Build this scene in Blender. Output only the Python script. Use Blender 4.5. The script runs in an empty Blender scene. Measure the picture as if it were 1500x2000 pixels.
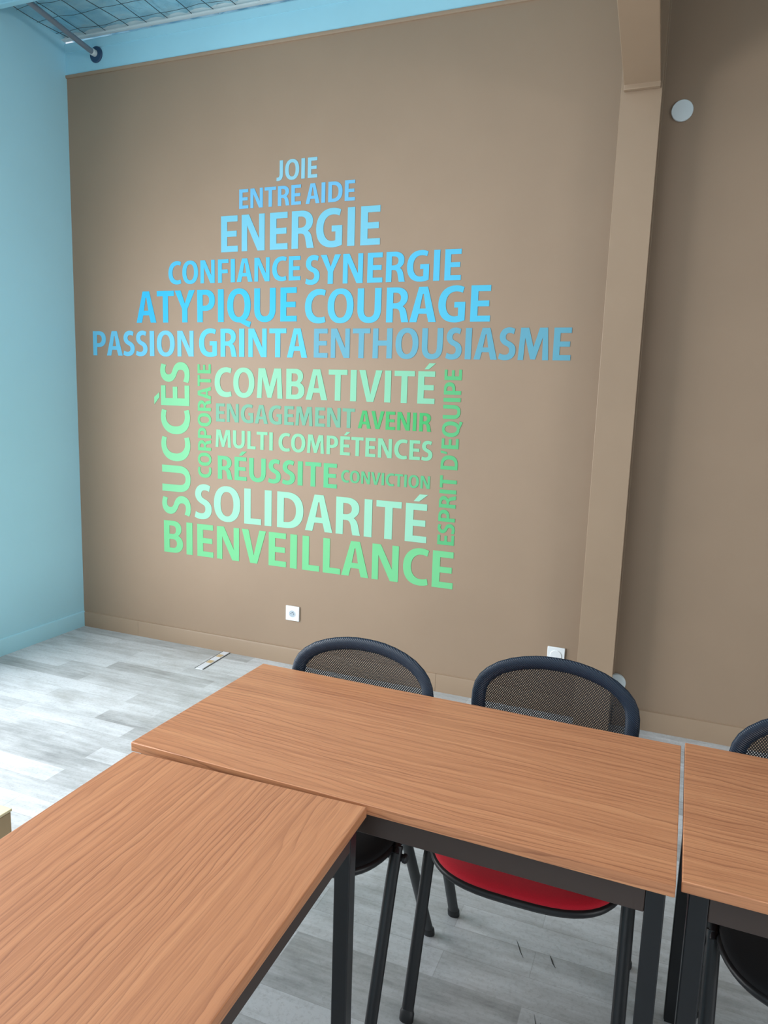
import bpy, bmesh, math, random
from mathutils import Vector, Matrix
from mathutils.geometry import tessellate_polygon

random.seed(7)
scene = bpy.context.scene
COL = scene.collection

# ------------------------------------------------------------------ camera
cam_data = bpy.data.cameras.new('camera')
cam = bpy.data.objects.new('camera', cam_data)
COL.objects.link(cam)
RIGHT = Vector((0.9265, 0.3749, 0.0323))
UP = Vector((-0.0880, 0.1323, 0.9873))
FWD = Vector((-0.3658, 0.9176, -0.1556))
m = Matrix.Identity(4)
for i in range(3):
    m[i][0], m[i][1], m[i][2] = RIGHT[i], UP[i], -FWD[i]
m[0][3], m[1][3], m[2][3] = 3.5504, -3.6, 1.5609
cam.matrix_world = m
cam_data.sensor_fit = 'VERTICAL'
cam_data.sensor_height = 36.0
cam_data.lens = 36.0 * 1422.93 / 2000.0
cam_data.clip_start = 0.05
scene.camera = cam

# ------------------------------------------------------------------ world, lights, exposure
world = bpy.data.worlds.new('daylight')
scene.world = world
world.use_nodes = True
bg = world.node_tree.nodes['Background']
bg.inputs[0].default_value = (0.80, 0.90, 1.0, 1)
bg.inputs[1].default_value = 0.9

def area(name, loc, direction, sx, sy, watts, color):
    d = bpy.data.lights.new(name, 'AREA')
    d.shape = 'RECTANGLE'
    d.size, d.size_y = sx, sy
    d.energy = watts
    d.color = color
    o = bpy.data.objects.new(name, d)
    COL.objects.link(o)
    o.location = loc
    o.rotation_euler = Vector(direction).to_track_quat('-Z', 'Y').to_euler()
    return o

# unseen daylight: inferred left bay, plus rooflight, front and right windows added for brightness
area('window_daylight_left', (-0.46, -2.45, 1.32), (1, 0.24, -0.08), 2.7, 1.75, 185, (0.97, 0.985, 1.0))
area('added_daylight_top', (1.9, -3.1, 3.80), (0, 0, -1), 2.4, 2.4, 48, (0.97, 0.985, 1.0))
area('added_daylight_front', (1.8, -7.75, 1.5), (0, 1, 0), 2.9, 2.1, 18, (0.98, 0.99, 1.0))
area('added_daylight_right', (9.4, -5.0, 2.2), (-1, 0, -0.6), 3.2, 1.6, 200, (0.98, 0.99, 1.0))

vs = scene.view_settings
vs.view_transform = 'Standard'
vs.look = 'None'
vs.gamma = 1.0
vs.use_curve_mapping = False
vs.exposure = 0.12
scene.cycles.max_bounces = 10
scene.cycles.diffuse_bounces = 6
scene.cycles.transparent_max_bounces = 16

# ------------------------------------------------------------------ helpers
def lin(c):
    return tuple((v / 255 / 12.92) if v / 255 <= 0.04045 else ((v / 255 + 0.055) / 1.055) ** 2.4 for v in c) + (1.0,)

class MB:
    """collects shapes into one mesh"""
    def __init__(s):
        s.v, s.f = [], []
    def add(s, verts, faces):
        b = len(s.v)
        s.v += [tuple(p) for p in verts]
        s.f += [tuple(b + i for i in f) for f in faces]
        return s
    def box(s, x0, x1, y0, y1, z0, z1):
        return s.add([(x0, y0, z0), (x1, y0, z0), (x1, y1, z0), (x0, y1, z0),
                      (x0, y0, z1), (x1, y0, z1), (x1, y1, z1), (x0, y1, z1)],
                     [(0, 3, 2, 1), (4, 5, 6, 7), (0, 1, 5, 4), (1, 2, 6, 5), (2, 3, 7, 6), (3, 0, 4, 7)])
    def prism(s, pts, axis, a, b):
        """closed polygon (list of 2D points) swept along an axis from a to b"""
        n = len(pts)
        def P(p, t):
            return {'x': (t, p[0], p[1]), 'y': (p[0], t, p[1]), 'z': (p[0], p[1], t)}[axis]
        s.add([P(p, a) for p in pts] + [P(p, b) for p in pts],
              [tuple(range(n))[::-1], tuple(range(n, 2 * n))] +
              [(i, (i + 1) % n, n + (i + 1) % n, n + i) for i in range(n)])
        return s
    def sweep(s, path, ra, rb=None, n=12, closed=False, cap=True, ref=None, radii=None):
        """elliptical section swept along a path; ref = direction of the ra axis"""
        rb = ra if rb is None else rb
        path = [Vector(p) for p in path]
        N = len(path)
        rings = []
        prev = Vector(ref) if ref is not None else None
        for i, p in enumerate(path):
            if closed:
                t = path[(i + 1) % N] - path[i - 1]
            else:
                t = path[min(i + 1, N - 1)] - path[max(i - 1, 0)]
            t.normalize()
            if prev is None:
                prev = t.orthogonal()
            a = prev - t * prev.dot(t)
            a.normalize()
            if ref is None:
                prev = a
            b = t.cross(a)
            k = radii[i] if radii else 1.0
            rings.append([p + a * (ra * k * math.cos(2 * math.pi * j / n)) + b * (rb * k * math.sin(2 * math.pi * j / n)) for j in range(n)])
        vs_ = [q for r in rings for q in r]
        fs = []
        for i in range(N if closed else N - 1):
            i2 = (i + 1) % N
            for j in range(n):
                fs.append((i * n + j, i * n + (j + 1) % n, i2 * n + (j + 1) % n, i2 * n + j))
        if cap and not closed:
            fs.append(tuple(range(n))[::-1])
            fs.append(tuple((N - 1) * n + j for j in range(n)))
        return s.add(vs_, fs)
    def lathe(s, prof, origin, axis='y', n=40):
        """profile of (radius, height) pairs turned about an axis through origin"""
        vs_, fs = [], []
        for r, h in prof:
            for j in range(n):
                a = 2 * math.pi * j / n
                c, d = r * math.cos(a), r * math.sin(a)
                vs_.append({'y': (origin[0] + c, origin[1] + h, origin[2] + d),
                            'x': (origin[0] + h, origin[1] + c, origin[2] + d),
                            'z': (origin[0] + c, origin[1] + d, origin[2] + h)}[axis])
        for i in range(len(prof) - 1):
            for j in range(n):
                fs.append((i * n + j, i * n + (j + 1) % n, (i + 1) * n + (j + 1) % n, (i + 1) * n + j))
        fs.append(tuple(range(n)))
        fs.append(tuple((len(prof) - 1) * n + j for j in range(n)))
        return s.add(vs_, fs)
    def build(s, name, mat, parent=None, smooth=30, bevel=0.0, seg=2):
        me = bpy.data.meshes.new(name)
        me.from_pydata(s.v, [], s.f)
        bm = bmesh.new()
        bm.from_mesh(me)
        bmesh.ops.recalc_face_normals(bm, faces=bm.faces)
        bm.to_mesh(me)
        bm.free()
        if smooth:
            me.shade_smooth()
            me.set_sharp_from_angle(angle=math.radians(smooth))
        me.materials.append(mat)
        o = bpy.data.objects.new(name, me)
        COL.objects.link(o)
        if parent:
            o.parent = parent
        if bevel:
            b = o.modifiers.new('edge', 'BEVEL')
            b.width = bevel
            b.segments = seg
            b.limit_method = 'ANGLE'
            b.angle_limit = math.radians(40)
        return o

def tag(o, label=None, cat=None, group=None, kind=None):
    for k, v in (('label', label), ('category', cat), ('group', group), ('kind', kind)):
        if v:
            o[k] = v
    return o

def empty(name, loc, rz=0.0):
    o = bpy.data.objects.new(name, None)
    o.empty_display_size = 0.1
    o.location = loc
    o.rotation_euler = (0, 0, rz)
    COL.objects.link(o)
    return o

def copy_tree(o, parent=None):
    c = o.copy()
    COL.objects.link(c)
    if parent:
        c.parent = parent
    for ch in [x for x in o.children]:
        copy_tree(ch, c)
    return c

# ------------------------------------------------------------------ materials
class NT:
    def __init__(s, name, rough=0.5, spec=0.5, metal=0.0, coat=0.0):
        s.m = bpy.data.materials.new(name)
        s.m.use_nodes = True
        s.t = s.m.node_tree
        s.b = s.t.nodes['Principled BSDF']
        s.b.inputs['Roughness'].default_value = rough
        s.b.inputs['Specular IOR Level'].default_value = spec
        s.b.inputs['Metallic'].default_value = metal
        s.b.inputs['Coat Weight'].default_value = coat
    def n(s, typ, ins=None, **props):
        nd = s.t.nodes.new(typ)
        for k, v in props.items():
            setattr(nd, k, v)
        for k, v in (ins or {}).items():
            if hasattr(v, 'links') or isinstance(v, bpy.types.NodeSocket):
                s.t.links.new(v, nd.inputs[k])
            else:
                nd.inputs[k].default_value = v
        return nd
    def coords(s, scale=(1, 1, 1), kind='Object', rot=(0, 0, 0), offset=None):
        tc = s.n('ShaderNodeTexCoord')
        src = tc.outputs[kind]
        if offset is not None:
            src = s.n('ShaderNodeVectorMath', {0: src, 1: offset}, operation='ADD').outputs[0]
        return s.n('ShaderNodeMapping', {'Vector': src, 'Scale': scale, 'Rotation': rot}).outputs[0]
    def noise(s, vec, scale, detail=4, rough=0.55, dist=0.0):
        return s.n('ShaderNodeTexNoise', {'Vector': vec, 'Scale': scale, 'Detail': detail, 'Roughness': rough, 'Distortion': dist}).outputs[0]
    def ramp(s, fac, stops):
        r = s.n('ShaderNodeValToRGB', {'Fac': fac})
        e = r.color_ramp.elements
        while len(e) < len(stops):
            e.new(0.5)
        for el, (p, c) in zip(e, stops):
            el.position = p
            el.color = c if len(c) == 4 else tuple(c) + (1,)
        return r.outputs[0]
    def mix(s, fac, a, b, mode='MIX'):
        nd = s.n('ShaderNodeMix', data_type='RGBA', blend_type=mode)
        for sock, v in ((nd.inputs[0], fac), (nd.inputs[6], a), (nd.inputs[7], b)):
            if isinstance(v, bpy.types.NodeSocket):
                s.t.links.new(v, sock)
            else:
                sock.default_value = v
        return nd.outputs[2]
    def math(s, op, a, b=0.0, c=0.0):
        return s.n('ShaderNodeMath', {0: a, 1: b, 2: c}, operation=op).outputs[0]
    def out(s, key, sock):
        s.t.links.new(sock, s.b.inputs[key])
    def bump(s, h, strength=0.2, dist=0.01):
        b = s.n('ShaderNodeBump', {'Height': h, 'Strength': strength, 'Distance': dist})
        s.t.links.new(b.outputs[0], s.b.inputs['Normal'])

def paint(name, rgb, rough=0.5, mottle=0.05, bump=0.05, spec=0.35):
    t = NT(name, rough, spec)
    v = t.coords()
    c = lin(rgb)
    d = tuple(x * (1 - mottle * 2) for x in c[:3]) + (1,)
    n1 = t.noise(v, 1.3, 5, 0.6)
    t.out('Base Color', t.mix(t.ramp(n1, [(0.35, (0, 0, 0)), (0.7, (1, 1, 1))]), c, d))
    t.bump(t.noise(v, 180, 3), bump, 0.002)
    return t.m

def plain(name, rgb, rough=0.5, metal=0.0, spec=0.5, bump=0.0, coat=0.0):
    t = NT(name, rough, spec, metal, coat)
    v = t.coords()
    c = lin(rgb)
    d = tuple(x * 0.9 for x in c[:3]) + (1,)
    t.out('Base Color', t.mix(t.noise(v, 9, 4), c, d))
    if bump:
        t.bump(t.noise(v, 400, 2), bump, 0.001)
    return t.m

def wood():
    t = NT('cherry_wood_laminate', 0.42, 0.4)
    oi = t.n('ShaderNodeObjectInfo')
    off = t.n('ShaderNodeVectorMath', {0: oi.outputs['Random'], 1: (3.1, 1.7, 2.3)}, operation='MULTIPLY').outputs[0]
    base = t.coords((1, 1, 1), offset=off)
    warp = t.noise(t.coords((1.1, 5, 5), offset=off), 1.0, 3, 0.45)
    wv = t.n('ShaderNodeVectorMath', {0: base, 1: t.n('ShaderNodeCombineXYZ', {'Y': t.math('ADD', t.math('MULTIPLY', warp, 0.13), t.n('ShaderNodeSeparateXYZ', {0: base}).outputs[2])}).outputs[0]}, operation='ADD').outputs[0]
    wv = t.n('ShaderNodeMapping', {'Vector': wv, 'Scale': (0.25, 1, 1)}).outputs[0]
    wave = t.n('ShaderNodeTexWave', {'Vector': wv, 'Scale': 19.0, 'Distortion': 2.4, 'Detail': 2.0, 'Detail Scale': 2.2, 'Detail Roughness': 0.5},
               wave_type='BANDS', bands_direction='Y', wave_profile='SAW').outputs[0]
    fine = t.noise(t.coords((9, 420, 420), offset=off), 1.0, 3, 0.6)
    mid = t.noise(t.coords((1.3, 75, 75), offset=off), 1.0, 4, 0.6)
    big = t.noise(t.coords((0.9, 7, 7), offset=off), 1.0, 3)
    c = t.ramp(mid, [(0.30, lin((180, 121, 85))), (0.5, lin((199, 137, 97))), (0.72, lin((212, 151, 108)))])
    c = t.mix(t.math('MULTIPLY', big, 0.4), c, lin((206, 138, 97)))
    line = t.ramp(wave, [(0.0, (1, 1, 1)), (0.10, (0.55, 0.55, 0.55)), (0.26, (0.12, 0.12, 0.12)), (0.5, (0.0, 0.0, 0.0)), (0.96, (0.0, 0.0, 0.0)), (1.0, (0.8, 0.8, 0.8))])
    gate = t.noise(t.coords((1.4, 16, 16), offset=off), 1.0, 2)
    lf = t.math('MULTIPLY', line, t.math('MULTIPLY', t.ramp(gate, [(0.34, (0.2, 0.2, 0.2)), (0.60, (1, 1, 1))]), 0.68))
    c = t.mix(lf, c, lin((132, 78, 54)))
    c = t.mix(t.math('MULTIPLY', t.ramp(fine, [(0.5, (0, 0, 0)), (0.70, (1, 1, 1))]), 0.42), c, lin((146, 92, 66)))
    t.out('Base Color', c)
    t.bump(fine, 0.06, 0.001)
    return t.m

def floor_mat():
    t = NT('pale_grey_plank_vinyl', 0.42, 0.45)
    v = t.coords()
    def bricks(scale_row, w, off, c1, c2):
        b = t.n('ShaderNodeTexBrick', {'Vector': v, 'Color1': c1, 'Color2': c2, 'Mortar': (0.42, 0.42, 0.42, 1), 'Scale': 1.0, 'Mortar Size': 0.0012,
                                       'Mortar Smooth': 0.4, 'Bias': 0.0, 'Brick Width': w, 'Row Height': scale_row}, offset=off, offset_frequency=2, squash=1.0)
        return b
    b1 = bricks(0.105, 0.66, 0.37, (0.1, 0.1, 0.1, 1), (1, 1, 1, 1))
    streak = t.noise(t.coords((3.0, 34, 1)), 1.0, 6, 0.7)
    cloud = t.noise(t.coords((2.2, 5.5, 1)), 1.3, 7, 0.7)
    speck = t.noise(v, 75, 5, 0.75)
    fac = t.math('ADD', t.math('MULTIPLY', b1.outputs[0], 0.26), t.math('ADD', t.math('MULTIPLY', streak, 0.46), t.math('MULTIPLY', cloud, 0.62)))
    c = t.ramp(fac, [(0.40, lin((128, 130, 131))), (0.60, lin((176, 179, 181))), (0.80, lin((208, 212, 216)))])
    c = t.mix(t.math('MULTIPLY', t.ramp(speck, [(0.50, (0, 0, 0)), (0.72, (1, 1, 1))]), 0.40), c, lin((128, 130, 130)))
    stain = t.noise(t.coords((1.3, 2.6, 1)), 1.1, 5, 0.6)
    c = t.mix(t.math('MULTIPLY', t.ramp(stain, [(0.56, (0, 0, 0)), (0.70, (1, 1, 1))]), 0.45), c, lin((140, 138, 132)))
    c = t.mix(t.math('MULTIPLY', b1.outputs[1], 0.35), c, lin((140, 141, 142)))
    t.out('Base Color', c)
    t.out('Roughness', t.ramp(cloud, [(0.3, (0.36, 0.36, 0.36)), (0.7, (0.5, 0.5, 0.5))]))
    t.bump(streak, 0.08, 0.002)
    return t.m

def foil_mat():
    t = NT('foil_insulation', 0.35, 0.5, 0.45)
    v = t.coords()
    n1 = t.noise(t.coords((5, 9, 5)), 1.0, 4)
    t.out('Base Color', t.ramp(n1, [(0.35, lin((150, 204, 224))), (0.6, lin((188, 228, 240))), (0.75, lin((214, 218, 222)))]))  # blue reflected from the room is put into the foil colour
    t.bump(t.noise(v, 16, 4, 0.6, 0.8), 0.5, 0.02)
    return t.m

def mesh_mat():
    """see-through woven net: black threads with open diamonds between them"""
    t = NT('black_woven_net', 0.55, 0.4)
    t.b.inputs['Base Color'].default_value = (0.012, 0.013, 0.016, 1)
    uv = t.n('ShaderNodeTexCoord').outputs['UV']
    sx = t.n('ShaderNodeSeparateXYZ', {0: uv})
    P = 0.0052
    def w(k):
        a = t.math('ADD', t.math('MULTIPLY', sx.outputs[0], k), sx.outputs[1])
        f = t.math('FRACT', t.math('DIVIDE', a, P * 1.6))
        return t.math('GREATER_THAN', t.math('ABSOLUTE', t.math('SUBTRACT', f, 0.5)), 0.255)
    thread = t.math('MAXIMUM', w(1.25), w(-1.25))
    tr = t.n('ShaderNodeBsdfTransparent')
    mx = t.n('ShaderNodeMixShader', {0: thread, 1: tr.outputs[0], 2: t.b.outputs[0]})
    t.t.links.new(mx.outputs[0], t.t.nodes['Material Output'].inputs['Surface'])
    return t.m

def border_mat():
    t = NT('navy_black_ribbed_border', 0.45, 0.45)
    t.b.inputs['Base Color'].default_value = (0.011, 0.022, 0.042, 1)
    v = t.coords(rot=(0, math.radians(55), 0))
    wv = t.n('ShaderNodeTexWave', {'Vector': v, 'Scale': 70.0, 'Distortion': 0.0}, wave_type='BANDS', bands_direction='X').outputs[0]
    t.bump(wv, 0.5, 0.002)
    return t.m

def fabric_mat(name, rgb, sheen=0.3):
    t = NT(name, 0.85, 0.25)
    c = lin(rgb)
    v = t.coords()
    t.out('Base Color', t.mix(t.noise(v, 350, 2), c, tuple(x * 0.72 for x in c[:3]) + (1,)))
    t.b.inputs['Sheen Weight'].default_value = sheen
    t.bump(t.noise(v, 500, 2), 0.25, 0.001)
    return t.m

BROWN, BLUE = (153, 131, 110), (178, 231, 248)
M = dict(
    brown=paint('brown_wall_paint', BROWN, 0.55, 0.04),
    brown2=paint('brown_gloss_paint', (156, 134, 112), 0.42, 0.05),
    blue=paint('light_blue_wall_paint', BLUE, 0.5, 0.02),
    blue2=paint('light_blue_steel_paint', (164, 216, 232), 0.45, 0.04),
    white_ceiling=paint('pale_ceiling_paint', (214, 222, 224), 0.7, 0.02),
    floor=floor_mat(), wood=wood(), foil=foil_mat(), net=mesh_mat(), border=border_mat(),
    wire=plain('thin_steel_wire', (70, 84, 92), 0.4, 0.6),
    alu=plain('pale_angle_profile', (214, 222, 222), 0.4, 0.0),
    pipe=plain('grey_pipe', (128, 140, 152), 0.45, 0.2),
    rosette=plain('dark_blue_rosette', (40, 72, 104), 0.5),
    black_steel=plain('black_painted_steel', (16, 18, 22), 0.36, 0.0, 0.5, 0.05),
    apron=plain('dark_brown_steel', (66, 52, 46), 0.40, 0.0, 0.5, 0.05),
    black_plastic=plain('black_plastic', (22, 23, 26), 0.45),
    red=fabric_mat('red_seat_fabric', (206, 20, 44)),
    black_fabric=fabric_mat('black_seat_fabric', (18, 18, 21), 0.1),
    white=plain('white_plastic', (236, 240, 242), 0.3),
    white_grey=plain('pale_grey_plastic', (222, 234, 238), 0.45),
    well=plain('painted_shade_plastic', (172, 186, 196), 0.5),  # shade of the socket recess put into the grey
    hole=plain('socket_hole', (40, 46, 54), 0.6),
    pin=plain('steel_pin', (180, 185, 190), 0.3, 0.9),
    cream=plain('cream_laminate', (246, 232, 190), 0.5),
    cream_edge=plain('tan_wood_edge', (190, 166, 128), 0.55),
    strip=plain('white_strip_plastic', (228, 232, 240), 0.35),
    tan=plain('tan_sticker', (206, 180, 138), 0.6),
    dark=plain('dark_scuff', (66, 66, 66), 0.7),
    grey_frame=plain('grey_window_frame', (120, 126, 130), 0.4),
)

# ------------------------------------------------------------------ setting
def struct(name, mb, mat, parent=None, **kw):
    o = mb.build(name, mat, parent, **kw)
    if not parent:
        o['kind'] = 'structure'
    return o

X1, Y1, H = 9.0, -7.6, 3.62
fl = struct('floor', MB().box(-0.1, X1 + .1, Y1 - .1, 0.1, -0.1, 0.0), M['floor'], smooth=0)
struct('wall_back', MB().box(-0.1, X1, 0.0, 0.12, 0.0, 3.38), M['brown'], smooth=0)
wl = MB()
wl.box(-0.1, 0, -0.95, 0.0, 0, H + .3).box(-0.1, 0, Y1, -3.8, 0, H + .3).box(-0.1, 0, -3.8, -0.95, 0, 0.42).box(-0.1, 0, -3.8, -0.95, 2.2, H + .3)
struct('wall_left', wl, M['blue'], smooth=0)
wf = MB()
wf.box(-0.1, 0.3, Y1 - .1, Y1, 0, H + .3).box(3.3, X1 + .1, Y1 - .1, Y1, 0, H + .3).box(0.3, 3.3, Y1 - .1, Y1, 0, 0.4).box(0.3, 3.3, Y1 - .1, Y1, 2.6, H + .3)
struct('wall_front', wf, M['white_ceiling'], smooth=0)
struct('wall_right', MB().box(X1, X1 + .1, Y1, -6.6, 0, H + .3).box(X1, X1 + .1, -3.4, 0.12, 0, H + .3).box(X1, X1 + .1, -6.6, -3.4, 0, 0.7).box(X1, X1 + .1, -6.6, -3.4, 2.5, H + .3), M['brown'], smooth=0)

def window(name, horiz, a0, a1, z0, z1, at, mull):
    fr = MB()
    def bar(p0, p1, q0, q1):
        if horiz == 'y':
            fr.box(at - .04, at + .02, p0, p1, q0, q1)
        else:
            fr.box(p0, p1, at - .04, at + .02, q0, q1)
    bar(a0, a1, z0, z0 + .05); bar(a0, a1, z1 - .05, z1); bar(a0, a0 + .05, z0, z1); bar(a1 - .05, a1, z0, z1)
    for i in range(1, mull):
        c = a0 + (a1 - a0) * i / mull
        bar(c - .025, c + .025, z0, z1)
    struct(name, fr, M['grey_frame'])
window('window_1', 'y', -3.8, -0.95, 0.42, 2.2, -0.04, 2)
window('added_window_right', 'y', -6.6, -3.4, 0.7, 2.5, X1 + .06, 3)  # unseen window added to let in the right-hand daylight
window('added_window_front', 'x', 0.3, 3.3, 0.4, 2.6, Y1 - .04, 3)  # unseen window added behind the camera for the front light

# ceiling: painted roof panels beyond, silver insulation visible in the strip next to the back wall
cl = MB()
cl.box(-0.1, 0.7, Y1 - .1, -0.54, H, H + .1).box(3.1, X1 + .1, Y1 - .1, -0.54, H, H + .1).box(0.7, 3.1, Y1 - .1, -4.3, H, H + .1).box(0.7, 3.1, -1.9, -0.54, H, H + .1)
struct('ceiling', cl, M['white_ceiling'], smooth=0)
sk = MB()
for i in range(4):
    sk.box(0.7 + i * 0.8 - .025, 0.7 + i * 0.8 + .025, -4.3, -1.9, H + .02, H + .09)
struct('added_rooflight', sk, M['grey_frame'], smooth=0)  # bars of an unseen rooflight, added for the light from above
fo = MB()
nx, ny = 300, 24
pts = []
fx0, fx1, fy0, fy1 = 0.0, 9.0, -0.9, 0.1
for j in range(ny + 1):
    for i in range(nx + 1):
        x = fx0 + (fx1 - fx0) * i / nx
        y = fy0 + (fy1 - fy0) * j / ny
        z = 3.585 + 0.014 * abs(math.sin(math.pi * x / 0.145)) + 0.004 * math.sin(7.0 * x + 11 * y) + 0.004 * math.sin(23 * y + 3 * x)
        pts.append((x, y, z))
fo.add(pts, [(j * (nx + 1) + i, j * (nx + 1) + i + 1, (j + 1) * (nx + 1) + i + 1, (j + 1) * (nx + 1) + i) for j in range(ny) for i in range(nx)])
foil = struct('ceiling_insulation', fo, M['foil'], smooth=60)
fw = MB()
x = 0.03
while x < 8.95:
    fw.sweep([(x + 0.008 * math.sin(9 * y + x * 31), y, 3.577 + 0.004 * math.sin(8 * y + 17 * x)) for y in [-.88 + .06 * k for k in range(16)]], 0.0019, n=6)
    x += 0.145
for k, y in enumerate((-0.08, -0.22, -0.36, -0.50, -0.64, -0.78)):
    fw.sweep([(0.01 + 0.09 * q, y + 0.006 * math.sin(2.1 * q + k), 3.575 + 0.003 * math.sin(1.3 * q)) for q in range(100)], 0.0012, n=6)
fw.build('retaining_wire', M['wire'], foil)

# eave beam over the brown wall
eb = MB().box(0, X1, -0.006, 0.12, 3.381, 3.552).box(0, X1, -0.012, 0.0, 3.500, 3.545)
struct('trim_1', eb, M['blue2'], smooth=0)
struct('trim_2', MB().prism([(0, 3.362), (-.008, 3.363), (-.011, 3.370), (-.011, 3.379), (0, 3.381)], 'x', 0.0, 3.19), M['brown2'])
rl = MB().box(0, X1, -0.030, -0.006, 3.560, 3.569)
rl.box(0, X1, -0.012, 0.0, 3.569, 3.60)
struct('trim_3', rl, M['alu'], smooth=0)
# deep blue purlin that crosses the room in front of the insulation
struct('trim_4', MB().box(0.0, 3.12, -0.54, -0.50, 3.503, 3.9), M['blue'], bevel=0.004)

def skirting(name, p, axis, a, b, mat, splits=()):
    cuts = [a] + list(splits) + [b]
    mb = MB()
    for u, v in zip(cuts, cuts[1:]):
        mb.prism(p, axis, u + 0.0006, v - 0.0006)
    return struct(name, mb, mat, smooth=25)
prof = [(0.0, 0.0), (-0.012, 0.0), (-0.012, 0.088), (-0.009, 0.097), (0.0, 0.100)]
skirting('baseboard_back', prof, 'x', 0.012, 3.19, M['brown2'], (0.453, 2.45))
skirting('baseboard_right', prof, 'x', 3.365, X1, M['brown2'], (5.9,))
skirting('baseboard_left', [(-a, b) for a, b in prof], 'y', -0.95, 0.0, M['blue'])

# steel portal column and the haunched rafter that leaves it
cm = MB()
cx0, cx1, cy = 3.194, 3.360, -0.150
cm.box(cx0, cx1, cy, cy + .012, 0, 3.75).box(cx0, cx1, -.014, -.002, 0, 3.75).box(3.271, 3.283, cy + .012, -.014, 0, 3.75)
col = struct('column', cm, M['brown2'], bevel=0.002)
ra = MB()
def haunch(y):
    return 2.885 + (-0.165 - y) * 0.22
ra.add([(3.207, -0.152, 2.868), (3.354, -0.152, 2.868), (3.354, -0.178, 2.868), (3.207, -0.178, 2.868),
        (3.207, -0.152, 2.892), (3.354, -0.152, 2.892), (3.354, -0.178, 2.898), (3.207, -0.178, 2.898)],
       [(0, 3, 2, 1), (4, 5, 6, 7), (0, 1, 5, 4), (1, 2, 6, 5), (2, 3, 7, 6), (3, 0, 4, 7)])
ya, yb = -0.165, -3.4
ra.add([(3.207, ya, haunch(ya)), (3.354, ya, haunch(ya)), (3.354, yb, haunch(yb)), (3.207, yb, haunch(yb)),
        (3.207, ya, haunch(ya) + .014), (3.354, ya, haunch(ya) + .014), (3.354, yb, haunch(yb) + .014), (3.207, yb, haunch(yb) + .014)],
       [(0, 3, 2, 1), (4, 5, 6, 7), (0, 1, 5, 4), (1, 2, 6, 5), (2, 3, 7, 6), (3, 0, 4, 7)])
ra.prism([(ya, haunch(ya) + .01), (-0.152, haunch(ya) + .01), (-0.152, 3.75), (yb, 3.75), (yb, haunch(yb) + .01)], 'x', 3.275, 3.286)
ra.build('rafter_haunch', M['brown2'], col, bevel=0.003)

# floor wear: dark scratches in the vinyl
def scuff(pts, w):
    mb = MB()
    n = len(pts)
    vs_ = []
    for i, (x, y) in enumerate(pts):
        k = w * math.sin(math.pi * (i + .35) / (n - .3))
        vs_ += [(x - k, y + k * .3, 0.0006), (x + k, y - k * .3, 0.0006)]
    mb.add(vs_, [(2 * i, 2 * i + 1, 2 * i + 3, 2 * i + 2) for i in range(n - 1)])
    mb.build('scuff_mark', M['dark'], fl, smooth=0)

# ------------------------------------------------------------------ lettering
def bez(p0, c1, c2, p3, n=9):
    return [tuple((1 - t) ** 3 * p0[k] + 3 * (1 - t) ** 2 * t * c1[k] + 3 * (1 - t) * t * t * c2[k] + t ** 3 * p3[k] for k in (0, 1)) for t in [i / n for i in range(1, n + 1)]]
def path(start, *segs):
    out = [start]
    for s in segs:
        if len(s) == 3:
            out += bez(out[-1], *s)
        else:
            out.append(s)
    return out
def ell(cx, cy, rx, ry, a0, a1, n=22, p=2.25):
    r = []
    for i in range(n + 1):
        a = math.radians(a0 + (a1 - a0) * i / n)
        c, s_ = math.cos(a), math.sin(a)
        r.append((cx + rx * math.copysign(abs(c) ** (2 / p), c), cy + ry * math.copysign(abs(s_) ** (2 / p), s_)))
    return r
S, B = 0.205, 0.165
O_out, O_in = ell(.425, .5, .425, .515, 0, 350, 35), ell(.425, .5, .208, .352, 0, 350, 35)
E_ = [(0, 0), (.565, 0), (.565, B), (S, B), (S, .42), (.525, .42), (.525, .58), (S, .58), (S, 1 - B), (.555, 1 - B), (.555, 1), (0, 1)]
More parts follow.
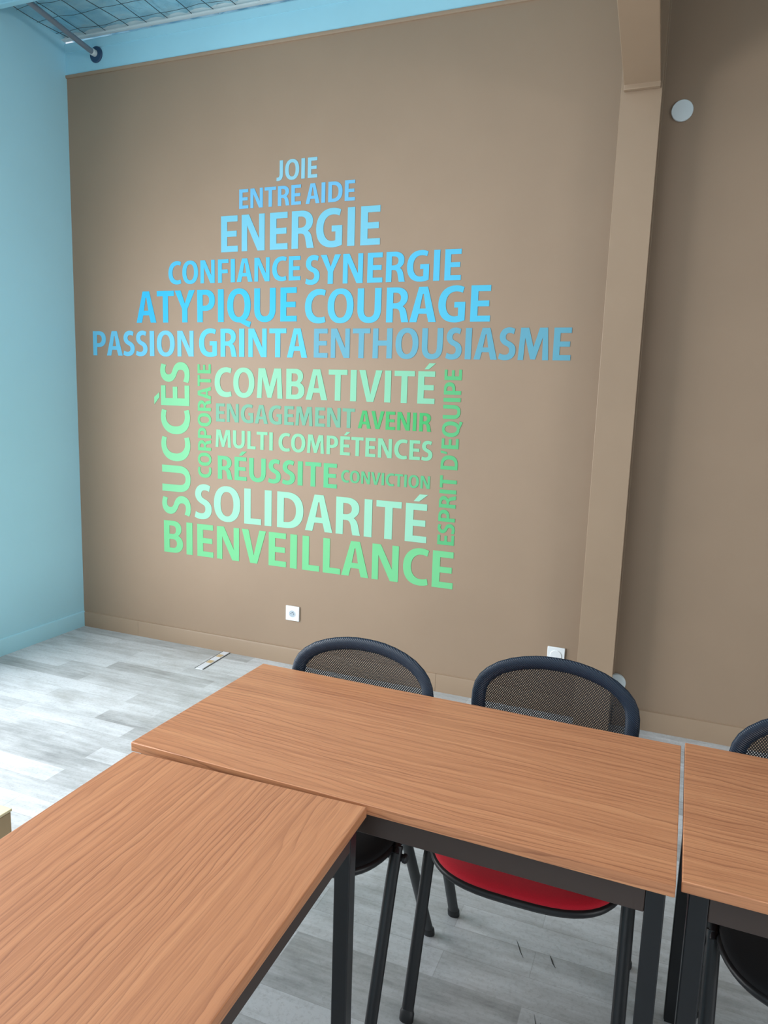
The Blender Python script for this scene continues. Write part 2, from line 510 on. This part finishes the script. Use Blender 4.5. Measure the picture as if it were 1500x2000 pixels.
G = {
 'I': (.215, [[[(0, 0), (.215, 0), (.215, 1), (0, 1)]]], .085, .085),
 'E': (.565, [[E_]], .085, .04),
 'F': (.55, [[[(0, 0), (S, 0), (S, .405), (.51, .405), (.51, .565), (S, .565), (S, 1 - B), (.55, 1 - B), (.55, 1), (0, 1)]]], .085, .03),
 'L': (.53, [[[(0, 0), (.53, 0), (.53, B), (S, B), (S, 1), (0, 1)]]], .085, .025),
 'T': (.68, [[[(.2375, 0), (.4425, 0), (.4425, 1 - B), (.68, 1 - B), (.68, 1), (0, 1), (0, 1 - B), (.2375, 1 - B)]]], .025, .025),
 'H': (.735, [[[(0, 0), (S, 0), (S, .425), (.53, .425), (.53, 0), (.735, 0), (.735, 1), (.53, 1), (.53, .595), (S, .595), (S, 1), (0, 1)]]], .085, .085),
 'N': (.755, [[[(0, 0), (.185, 0), (.18, .70), (.525, 0), (.755, 0), (.755, 1), (.57, 1), (.575, .33), (.24, 1), (0, 1)]]], .085, .085),
 'M': (1.0, [[[(0, 0), (.185, 0), (.215, .70), (.415, .02), (.575, .02), (.785, .70), (.805, 0), (1.0, 0), (.935, 1), (.675, 1), (.5, .40), (.325, 1), (.06, 1)]]], .055, .055),
 'A': (.80, [[[(0, 0), (.218, 0), (.275, .235), (.515, .235), (.577, 0), (.80, 0), (.53, 1), (.265, 1)], [(.305, .385), (.485, .385), (.412, .80), (.382, .80)]]], .01, .01),
 'V': (.80, [[[(.28, 0), (.515, 0), (.80, 1), (.58, 1), (.402, .24), (.222, 1), (0, 1)]]], .005, .005),
 'Y': (.78, [[[(.285, 0), (.49, 0), (.49, .42), (.78, 1), (.555, 1), (.393, .585), (.232, 1), (0, 1), (.285, .425)]]], .005, .005),
 'U': (.755, [[path((0, 1), (0, .40), ((0, .12), (.14, -.015), (.375, -.015)), ((.61, -.015), (.755, .12), (.755, .40)), (.755, 1), (.55, 1), (.55, .385),
                    ((.55, .23), (.49, .16), (.378, .16)), ((.265, .16), (S, .23), (S, .385)), (S, 1))]], .08, .08),
 'O': (.85, [[O_out, O_in]], .045, .045),
 'Q': (.87, [[O_out, O_in], [[(.40, .03), (.50, .13), (.68, .05), (.87, -.005), (.815, -.18), (.64, -.10), (.50, -.035)]]], .045, .03),
 'D': (.79, [[path((0, 0), (.29, 0)) + ell(.29, .5, .50, .5, -88, 88, 26, 2.3) + [(.29, 1), (0, 1)],
              [(S, B), (.27, B)] + ell(.27, .5, .30, .335, -88, 88, 22, 2.3) + [(.27, 1 - B), (S, 1 - B)]]], .085, .045),
 'B': (.69, [[[(0, 0), (.36, 0)] + ell(.37, .285, .32, .285, -86, 62, 16, 2.2) + [(.545, .525)] + ell(.36, .755, .275, .245, -52, 86, 16, 2.2) + [(.34, 1), (0, 1)],
              [(S, .15), (.33, .15)] + ell(.33, .288, .14, .138, -85, 85, 12, 2.2) + [(.33, .426), (S, .426)],
              [(S, .585), (.32, .585)] + ell(.32, .718, .12, .133, -85, 85, 12, 2.2) + [(.32, .851), (S, .851)]]], .085, .04),
 'P': (.665, [[[(0, 0), (S, 0), (S, .35), (.30, .35)] + ell(.31, .675, .355, .325, -86, 86, 20, 2.25) + [(.30, 1), (0, 1)],
               [(S, .51), (.29, .51)] + ell(.29, .679, .165, .169, -85, 85, 14, 2.2) + [(.29, .848), (S, .848)]]], .085, .03),
 'R': (.695, [[path((0, 0), (S, 0), (S, .395), (.275, .395), ((.36, .395), (.40, .36), (.425, .25)), ((.445, .15), (.46, .05), (.478, 0)), (.695, 0),
                    ((.67, .06), (.65, .18), (.63, .26)), ((.605, .36), (.57, .425), (.505, .455))) + ell(.30, .715, .355, .285, -42, 86, 16, 2.2) + [(.29, 1), (0, 1)],
               [(S, .55), (.28, .55)] + ell(.28, .699, .165, .149, -85, 85, 14, 2.2) + [(.28, .848), (S, .848)]]], .085, .015),
 'C': (.70, [[path((.70, .965), ((.64, 1.0), (.55, 1.015), (.475, 1.015)), ((.20, 1.015), (0, .82), (0, .49)), ((0, .17), (.18, -.015), (.46, -.015)),
                   ((.56, -.015), (.65, .005), (.70, .03)), (.668, .195), ((.62, .175), (.56, .165), (.50, .165)), ((.33, .165), (.22, .29), (.22, .50)),
                   ((.22, .72), (.34, .84), (.50, .84)), ((.565, .84), (.62, .825), (.66, .805)))]], .045, .02),
 'G': (.785, [[path((.745, .96), ((.69, .99), (.60, 1.015), (.50, 1.015)), ((.21, 1.015), (0, .83), (0, .49)), ((0, .17), (.18, -.015), (.48, -.015)),
                    ((.60, -.015), (.71, .01), (.785, .045)), (.785, .555), (.47, .555), (.47, .40), (.585, .40), (.585, .17),
                    ((.56, .16), (.52, .155), (.48, .155)), ((.33, .155), (.22, .28), (.22, .495)), ((.22, .72), (.34, .845), (.51, .845)), ((.59, .845), (.65, .83), (.70, .805)))]], .045, .07),
 'S': (.57, [[path((.525, .965), ((.48, .99), (.41, 1.015), (.33, 1.015)), ((.14, 1.015), (.02, .89), (.02, .72)), ((.02, .57), (.13, .48), (.255, .43)),
                   ((.335, .40), (.36, .36), (.36, .285)), ((.36, .21), (.31, .16), (.22, .16)), ((.15, .16), (.085, .185), (.04, .21)), (0, .04),
                   ((.05, .01), (.14, -.015), (.22, -.015)), ((.45, -.015), (.57, .11), (.57, .295)), ((.57, .44), (.48, .53), (.335, .585)),
                   ((.25, .62), (.225, .65), (.225, .72)), ((.225, .79), (.265, .84), (.345, .84)), ((.41, .84), (.46, .82), (.485, .80)))]], .03, .03),
 'J': (.40, [[path((.195, 1), (.40, 1), (.40, .33), ((.40, .08), (.28, -.015), (.10, -.015)), ((.06, -.015), (.02, -.01), (0, 0)), (.02, .165),
                   ((.04, .16), (.06, .158), (.08, .158)), ((.16, .158), (.195, .21), (.195, .34)))]], .0, .085),
 "'": (.19, [[[(.05, 1.02), (.19, 1.04), (.11, .66), (.0, .65)]]], .02, .02),
 ' ': (.10, [], .06, .06),
}
ACUTE = [[(.20, 1.06), (.345, 1.06), (.565, 1.245), (.35, 1.245)]]
GRAVE = [[(.36, 1.06), (.215, 1.06), (.01, 1.245), (.22, 1.245)]]
G['\u00c9'] = (.565, [[E_], ACUTE], .085, .04)
G['\u00c8'] = (.565, [[E_], GRAVE], .085, .04)

def word_mesh(text, width, cap, thick=0.0018):
    """flat vinyl letters in local (x right, z up), front towards -y"""
    polys, pen = [], 0.0
    for i, ch in enumerate(text):
        w, ps, l, r = G[ch]
        if i:
            pen += l
        for k, p in enumerate(ps):
            polys.append(([[(a + pen, b) for a, b in c] for c in p], k * 0.0003))
        pen += w + (r if i < len(text) - 1 else 0)
    kx, kz = width / pen, cap
    mb = MB()
    for p, lift in polys:
        rings = [[Vector((a * kx, b * kz, 0)) for a, b in c] for c in p]
        flat = [q for r in rings for q in r]
        tris = tessellate_polygon(rings)
        n = len(flat)
        fr = [(q.x, -thick - lift, q.y) for q in flat]
        bk = [(q.x, -0.0002, q.y) for q in flat]
        fs = [tuple(t) for t in tris]
        k = 0
        for r in rings:
            for i in range(len(r)):
                j = (i + 1) % len(r)
                fs.append((k + i, k + j, n + k + j, n + k + i))
            k += len(r)
        mb.add(fr + bk, fs)
    return mb

def vinyl(rgb):
    t = NT('vinyl_%d_%d_%d' % rgb, 0.5, 0.25)
    t.b.inputs['Base Color'].default_value = tuple(0.74 * v ** 1.08 for v in lin(rgb)[:3]) + (1,)
    return t.m

WORDS = [
 ('JOIE', 1.433, 1.678, 2.686, 2.787, (160, 220, 240), 'palest blue small word JOIE at the very top of the wall lettering'),
 ('ENTRE AIDE', 1.200, 1.898, 2.557, 2.658, (128, 205, 246), 'sky blue words ENTRE AIDE under the word JOIE'),
 ('ENERGIE', 1.082, 2.044, 2.333, 2.525, (136, 214, 238), 'big light blue word ENERGIE on the brown wall'),
 ('CONFIANCE', 0.719, 1.587, 2.169, 2.295, (92, 205, 248), 'bright blue word CONFIANCE left of the word SYNERGIE'),
 ('SYNERGIE', 1.616, 2.483, 2.145, 2.294, (100, 208, 246), 'bright blue word SYNERGIE on the brown wall'),
 ('ATYPIQUE', 0.482, 1.567, 1.953, 2.133, (62, 200, 246), 'strongest blue word ATYPIQUE on the brown wall'),
 ('COURAGE', 1.617, 2.641, 1.944, 2.118, (96, 206, 240), 'big blue word COURAGE right of the word ATYPIQUE'),
 ('PASSION', 0.143, 0.891, 1.759, 1.905, (124, 212, 246), 'light blue word PASSION nearest the blue wall'),
 ('GRINTA', 0.929, 1.635, 1.760, 1.916, (98, 212, 250), 'bright blue word GRINTA between PASSION and ENTHOUSIASME'),
 ('ENTHOUSIASME', 1.675, 3.041, 1.761, 1.914, (116, 184, 206), 'dull blue longest word ENTHOUSIASME reaching towards the column'),
 ('COMBATIVIT\u00c9', 1.035, 2.374, 1.534, 1.699, (152, 220, 186), 'pale green word COMBATIVIT\u00c9, first row under the blue words'),
 ('ENGAGEMENT', 1.044, 1.929, 1.390, 1.495, (124, 190, 162), 'dull grey-green word ENGAGEMENT left of AVENIR'),
 ('AVENIR', 1.948, 2.362, 1.392, 1.487, (80, 196, 120), 'darkest green word AVENIR on the brown wall'),
 ('MULTI COMP\u00c9TENCES', 1.040, 2.375, 1.242, 1.344, (146, 218, 178), 'pale green words MULTI COMP\u00c9TENCES on the brown wall'),
 ('R\u00c9USSITE', 1.055, 1.831, 1.056, 1.192, (108, 208, 150), 'mid green word R\u00c9USSITE left of the word CONVICTION'),
 ('CONVICTION', 1.856, 2.368, 1.094, 1.161, (108, 200, 146), 'smallest green word CONVICTION right of R\u00c9USSITE'),
 ('SOLIDARIT\u00c9', 0.889, 2.361, 0.805, 1.012, (168, 230, 202), 'largest palest mint word SOLIDARIT\u00c9 on the brown wall'),
 ('BIENVEILLANCE', 0.660, 2.517, 0.574, 0.772, (132, 220, 158), 'big green word BIENVEILLANCE, lowest row of the wall lettering'),
]
for text, xa, xb, zb, zt, rgb, label in WORDS:
    o = word_mesh(text, xb - xa, zt - zb).build('wall_word', vinyl(rgb), smooth=0)
    o.location = (xa, 0, zb)
    tag(o, label, 'lettering', 'vinyl words on the brown wall')
VWORDS = [
 ('SUCC\u00c8S', 0.653, 0.858, 0.810, 1.726, (140, 222, 168), 'large light green upright word SUCC\u00c8S read from bottom to top'),
 ('CORPORATE', 0.917, 1.009, 1.054, 1.716, (108, 208, 142), 'small green upright word CORPORATE beside the word SUCC\u00c8S'),
 ("ESPRIT D'EQUIPE", 2.422, 2.513, 0.807, 1.710, (106, 202, 140), "green upright words ESPRIT D'EQUIPE at the right end of the green rows"),
]
for text, xc, xbse, za, zb, rgb, label in VWORDS:
    o = word_mesh(text, zb - za, xbse - xc).build('wall_word', vinyl(rgb), smooth=0)
    o.location = (xbse, 0, za)
    o.rotation_euler = (0, -math.pi / 2, 0)
    tag(o, label, 'lettering', 'vinyl words on the brown wall')

# ------------------------------------------------------------------ tables
TH, TT = 0.74, 0.022
def make_table(L, W):
    t = empty('classroom_table', (0, 0, 0))
    top = MB().box(-L / 2, L / 2, -W / 2, W / 2, TH - TT, TH).build('tabletop', M['wood'], t, bevel=0.0016, seg=2)
    ins, lw, ah = 0.014, 0.034, 0.053
    zt = TH - TT - 0.0005
    lx, ly = L / 2 - ins, W / 2 - .015
    for sy in (-1, 1):
        MB().box(-lx + lw, lx - lw, min(sy * ly, sy * (ly - .028)), max(sy * ly, sy * (ly - .028)), zt - ah, zt).build('apron', M['apron'], t, bevel=0.002)
    for sx in (-1, 1):
        MB().box(min(sx * lx, sx * (lx - .028)), max(sx * lx, sx * (lx - .028)), -ly + lw, ly - lw, zt - ah, zt).build('apron', M['apron'], t, bevel=0.002)
    for sx in (-1, 1):
        for sy in (-1, 1):
            a, b = sx * lx, sx * (lx - lw)
            c, d = sy * ly, sy * (ly - lw)
            leg = MB().box(min(a, b), max(a, b), min(c, d), max(c, d), 0.006, zt).build('leg', M['black_steel'], t, bevel=0.003)
            MB().box(min(a, b) + .002, max(a, b) - .002, min(c, d) + .002, max(c, d) - .002, 0, 0.012).build('foot_cap', M['black_plastic'], leg, bevel=0.002)
    return t

t1 = make_table(1.196, 0.578)
t1.location = (3.0205, -2.041, 0)
t1.rotation_euler = (0, 0, -0.0145)
tag(t1, 'cherry wood table in the middle with the red seat tucked under it', 'table', 'cherry wood tables with black legs')
t2 = copy_tree(t1)
t2.location = (4.226, -2.035, 0)
t2.rotation_euler = (0, 0, -0.0125)
tag(t2, 'cherry wood table at the right photo edge, end to end with the middle one', 'table', 'cherry wood tables with black legs')
t3 = copy_tree(t1)
t3.location = (2.760, -2.944, 0)
t3.rotation_euler = (0, 0, math.pi / 2 + 0.030)
tag(t3, 'nearest cherry wood table, set crosswise against the front edge of the middle one', 'table', 'cherry wood tables with black legs')

# ------------------------------------------------------------------ chairs
HALF = [(0.0, .852), (.03, .8515), (.06, .849), (.095, .843), (.13, .834), (.165, .820), (.195, .800), (.214, .780), (.226, .757), (.2315, .73), (.2325, .70), (.231, .66),
        (.227, .60), (.220, .55), (.207, .515), (.185, .493), (.15, .482), (.10, .476), (.05, .474), (0.0, .473)]
LOOP = HALF + [(-a, b) for a, b in HALF[-2:0:-1]]
def back_y(x, z):
    return 0.222 + 0.06 * (z - .60) + 0.020 - 0.62 * x * x
def inset(d):
    out = []
    n = len(LOOP)
    for i, (a, b) in enumerate(LOOP):
        p, q = LOOP[i - 1], LOOP[(i + 1) % n]
        tx, tz = q[0] - p[0], q[1] - p[1]
        l = math.hypot(tx, tz)
        out.append((a - tz / l * d, b + tx / l * d))
    return out

def seat_outline(k=1.0, n=56):
    pts = []
    for i in range(n):
        a = 2 * math.pi * i / n
        c, s_ = math.cos(a), math.sin(a)
        p = 3.0 if s_ < 0 else 3.6
        x = 0.245 * math.copysign(abs(c) ** (2 / p), c)
        y = 0.232 * math.copysign(abs(s_) ** (2 / p), s_)
        pts.append((x * k, y * k - 0.005))
    return pts
def seat_z(x, y):
    z = 0.452
    if y < -0.06:
        z -= 0.55 * (y + 0.06) ** 2
    return z - 0.10 * (abs(x) / .245) ** 3 * 0.10 + 0.05 * max(0, y - 0.14)
def seat_layer(rows):
    """stack of (inset factor, height offset) rings closed at both ends"""
    mb = MB()
    n = 56
    vs_, fs = [], []
    for k, dz in rows:
        for x, y in seat_outline(k):
            vs_.append((x, y, seat_z(x, y) + dz))
    for r in range(len(rows) - 1):
        for i in range(n):
            fs.append((r * n + i, r * n + (i + 1) % n, (r + 1) * n + (i + 1) % n, (r + 1) * n + i))
    return mb.add(vs_, fs + [tuple(range(n)), tuple((len(rows) - 1) * n + i for i in range(n))])

def make_chair(seat_mat):
    c = empty('mesh_back_chair', (0, 0, 0))
    seat_layer([(0.03, -.027), (.5, -.027), (.9, -.025), (.975, -.018), (1.0, -.008), (1.0, -.002), (.985, .002), (.9, .001), (.3, .001)]).build('seat_shell', M['black_plastic'], c, smooth=50)
    seat_layer([(.4, .0), (.9, .0), (.968, .001), (.975, .006), (.955, .013), (.90, .018), (.75, .022), (.5, .025), (.25, .026), (.03, .026)]).build('seat_pad', seat_mat, c, smooth=60)
    for s in (-1, 1):
        def tube(pts, parent=c, name='leg', **kw):
            return MB().sweep(pts, 0.0100, 0.0160, n=16, ref=(0, 1, 0), **kw).build(name, M['black_steel'], parent)
        f = tube([(s * .250, -.207, 0.012), (s * .2475, -.088, .370), (s * .2475, -.068, .420), (s * .2475, -.058, .444)])
        MB().sweep([(s * .2505, -.209, 0), (s * .2505, -.208, .004), (s * .250, -.203, .022), (s * .250, -.200, .030)], .0130, .0188, n=16, ref=(0, 1, 0), radii=[.92, 1, 1, .8]).build('foot_cap', M['black_plastic'], f)
        r = tube([(s * .250, .210, 0.012), (s * .2475, .030, .370), (s * .2475, .004, .420), (s * .2475, -.012, .444)])
        MB().sweep([(s * .2505, .212, 0), (s * .2505, .211, .004), (s * .250, .206, .022), (s * .250, .202, .030)], .0130, .0188, n=16, ref=(0, 1, 0), radii=[.92, 1, 1, .8]).build('foot_cap', M['black_plastic'], r)
        MB().sweep([(s * .2475, -.072, .430), (s * .2475, -.056, .444), (s * .2475, -.03, .449), (s * .2475, .05, .449), (s * .250, .14, .450), (s * .247, .185, .455),
                    (s * .241, .212, .470), (s * .228, .232, .51), (s * .214, .246, .56), (s * .203, .2475, .62)], .0115, .0095, n=12).build('upright', M['black_steel'], c)
    for y, e in ((-.062, .268), (.125, .252)):
        bar = MB().sweep([(-e, y, .417), (e, y, .417)], 0.0095, n=14).build('crossbar', M['black_steel'], c)
        for s in ((-1, 1) if y < 0 else ()):
            MB().lathe([(.0100, 0), (.0122, .003), (.0122, .009), (.010, .012)] if s > 0 else [(.0100, 0), (.0122, -.003), (.0122, -.009), (.010, -.012)], (s * .265, y, .417), 'x', 18).build('end_cap', M['black_plastic'], bar)
    # backrest: moulded ring around a woven net
    mid = inset(-0.020)
    ring = MB()
    n = len(LOOP)
    sec = [(0.0, 0.0), (-.004, -.007), (-.016, -.0105), (-.031, -.008), (-.0385, -.001), (-.0385, .005), (-.020, .010), (-.004, .007)]
    loops = []
    for d, h in sec:
        loops.append([(a, back_y(a, b) + h, b) for a, b in inset(d)])
    vs_ = [p for l in loops for p in l]
    k = len(sec)
    fs = [(j * n + i, j * n + (i + 1) % n, ((j + 1) % k) * n + (i + 1) % n, ((j + 1) % k) * n + i) for j in range(k) for i in range(n)]
    ring.add(vs_, fs)
    fr = ring.build('back_frame', M['border'], c, smooth=70)
    # the net
    inner = inset(-0.037)
    net = MB()
    ctr = (0.0, .66)
    K = 7
    vs_ = []
    for q in range(1, K + 1):
        for a, b in inner:
            x, z = ctr[0] + (a - ctr[0]) * q / K, ctr[1] + (b - ctr[1]) * q / K
            vs_.append((x, back_y(x, z), z))
    vs_.append((0, back_y(0, .66), .66))
    fs = [(q * n + i, q * n + (i + 1) % n, (q + 1) * n + (i + 1) % n, (q + 1) * n + i) for q in range(K - 1) for i in range(n)]
    fs += [(K * n, i, (i + 1) % n) for i in range(n)]
    no = net.add(vs_, fs).build('back_net', M['net'], c, smooth=80)
    uvl = no.data.uv_layers.new(name='weave')
    for lp in no.data.loops:
        v = no.data.vertices[lp.vertex_index].co
        uvl.data[lp.index].uv = (v.x, v.z)
    MB().prism([(.235, .585), (.262, .585), (.258, .645), (.238, .645)], 'x', -.212, .212).build('back_bracket', M['black_plastic'], c, bevel=0.004)
    return c

ch = make_chair(M['red'])
ch.location = (3.290, -1.845, 0)
tag(ch, 'black mesh-back chair with the red seat behind the middle table', 'chair', 'mesh-back chairs behind the tables')
ch1 = make_chair(M['black_fabric'])
ch1.location = (2.737, -1.943, 0)
ch1.rotation_euler = (0, 0, -0.035)
tag(ch1, 'black mesh-back chair with a black seat, left of the red-seated one', 'chair', 'mesh-back chairs behind the tables')
ch3 = copy_tree(ch1)
ch3.location = (3.962, -1.945, 0)
ch3.rotation_euler = (0, 0, 0)
tag(ch3, 'black mesh-back chair behind the right-hand table, cut by the photo edge', 'chair', 'mesh-back chairs behind the tables')

# ------------------------------------------------------------------ fittings on the wall and floor
def plate(name, x, z, w, h):
    t = empty(name, (x, 0, z))
    MB().box(-w / 2, w / 2, -.010, -.0005, -h / 2, h / 2).build('cover_plate', M['white'], t, bevel=0.0025)
    return t
so = plate('power_outlet', 1.569, 0.3085, .087, .087)
MB().lathe([(.0235, -.0102), (.0225, -.0118), (.0205, -.0118), (.0200, -.0104)], (0, 0, -.002), 'y').build('socket_rim', M['white'], so)
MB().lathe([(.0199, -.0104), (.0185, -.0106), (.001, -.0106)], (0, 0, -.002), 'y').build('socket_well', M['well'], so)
MB().lathe([(.0024, -.010), (.0024, -.019), (.001, -.020)], (0, 0, .008), 'y', 14).build('earth_pin', M['pin'], so)
for s in (-1, 1):
    MB().lathe([(.0026, -.0100), (.0026, -.0109), (.001, -.0109)], (s * .0095, 0, -.002), 'y', 14).build('socket_hole', M['hole'], so)
tag(so, 'white square wall socket on the brown wall below the lettering', 'socket')
bp = plate('wall_switch_plate', 3.074, 0.305, .087, .087)
MB().lathe([(.0285, -.0100), (.0285, -.0125), (.0270, -.0135), (.001, -.0135)], (0, 0, 0), 'y').build('round_cover', M['white'], bp)
tag(bp, 'white square wall plate with a round cover, beside the column behind a chair', 'wall plate')

d1 = MB().lathe([(.042, -.0005), (.0445, -.003), (.0445, -.008), (.0425, -.0105), (.001, -.0115)], (3.4405, 0, 2.8225), 'y', 48).build('round_wall_cap', M['white_grey'])
tag(d1, 'pale round cap high on the wall right of the column top', 'wall cap')
d2 = MB().lathe([(.038, -.0005), (.0445, -.004), (.0445, -.020), (.0425, -.023), (.001, -.024)], (3.372, -.001, 0.219), 'y', 48).build('round_wall_cap', M['white_grey'])
tag(d2, 'pale round cap low on the wall at the foot of the column', 'wall cap')

# white cable strip lying on the floor against the back wall
st = empty('floor_cable_strip', (1.129, -0.162, 0), 0.055)
MB().prism([(-.024, 0), (.024, 0), (.021, .004), (-.021, .004)], 'y', -.148, .148).build('strip_body', M['strip'], st)
for s in (-1, 1):
    MB().box(s * .0262 - .0025, s * .0262 + .0025, -.148, .148, 0, .0022).build('edge_seal', M['dark'], st)
for y in (-.03, .075):
    MB().box(-.017, .017, y - .020, y + .020, .0040, .0046).build('tan_patch', M['tan'], st)
tag(st, 'short white strip with two tan patches on the floor against the brown wall', 'cable cover')

# pipe in the ceiling corner
pp = empty('ceiling_pipe', (0.235, 0, 3.463))
MB().sweep([(0, -.004, 0), (0.0, -.06, .004), (0, -.51, .062)], .0150, n=18).build('pipe_tube', M['pipe'], pp)
MB().lathe([(.044, -.0065), (.0445, -.011), (.040, -.016), (.020, -.019), (.016, -.019)], (0, 0, 0), 'y', 32).build('rosette', M['rosette'], pp)
MB().lathe([(.0185, -.018), (.0190, -.024), (.0190, -.042), (.0165, -.046)], (0, 0, .0025), 'y', 24).build('pipe_collar', M['alu'], pp)
tag(pp, 'grey pipe with a dark blue collar under the silver ceiling in the corner', 'pipe')

# low wooden unit at the left edge, beyond the nearest table
lt = empty('low_wooden_unit', (1.66, -2.66, 0))
MB().box(-.348, .348, -.348, .348, .04, .4525).build('body', M['cream_edge'], lt, bevel=0.003)
MB().box(-.350, .350, -.350, .350, .4530, .460).build('top_panel', M['cream'], lt, bevel=0.0015)
MB().box(-.32, .32, -.32, .32, 0, .0395).build('plinth', M['cream_edge'], lt)
tag(lt, 'low tan wooden unit with a cream top, its corner showing at the left photo edge', 'low unit')

# floor scratches seen between the legs
for a, b, k, w in (((3.335, -1.90), (3.40, -2.10), 7, .0022), ((3.355, -1.92), (3.41, -2.12), 7, .0016), ((3.43, -1.93), (3.47, -2.03), 5, .0012),
                   ((3.24, -1.66), (3.27, -1.72), 4, .0018), ((3.34, -1.68), (3.36, -1.72), 4, .0028), ((2.66, -2.17), (2.69, -2.18), 4, .002)):
    scuff([(a[0] + (b[0] - a[0]) * i / (k - 1) + .003 * math.sin(3 * i), a[1] + (b[1] - a[1]) * i / (k - 1)) for i in range(k)], w)
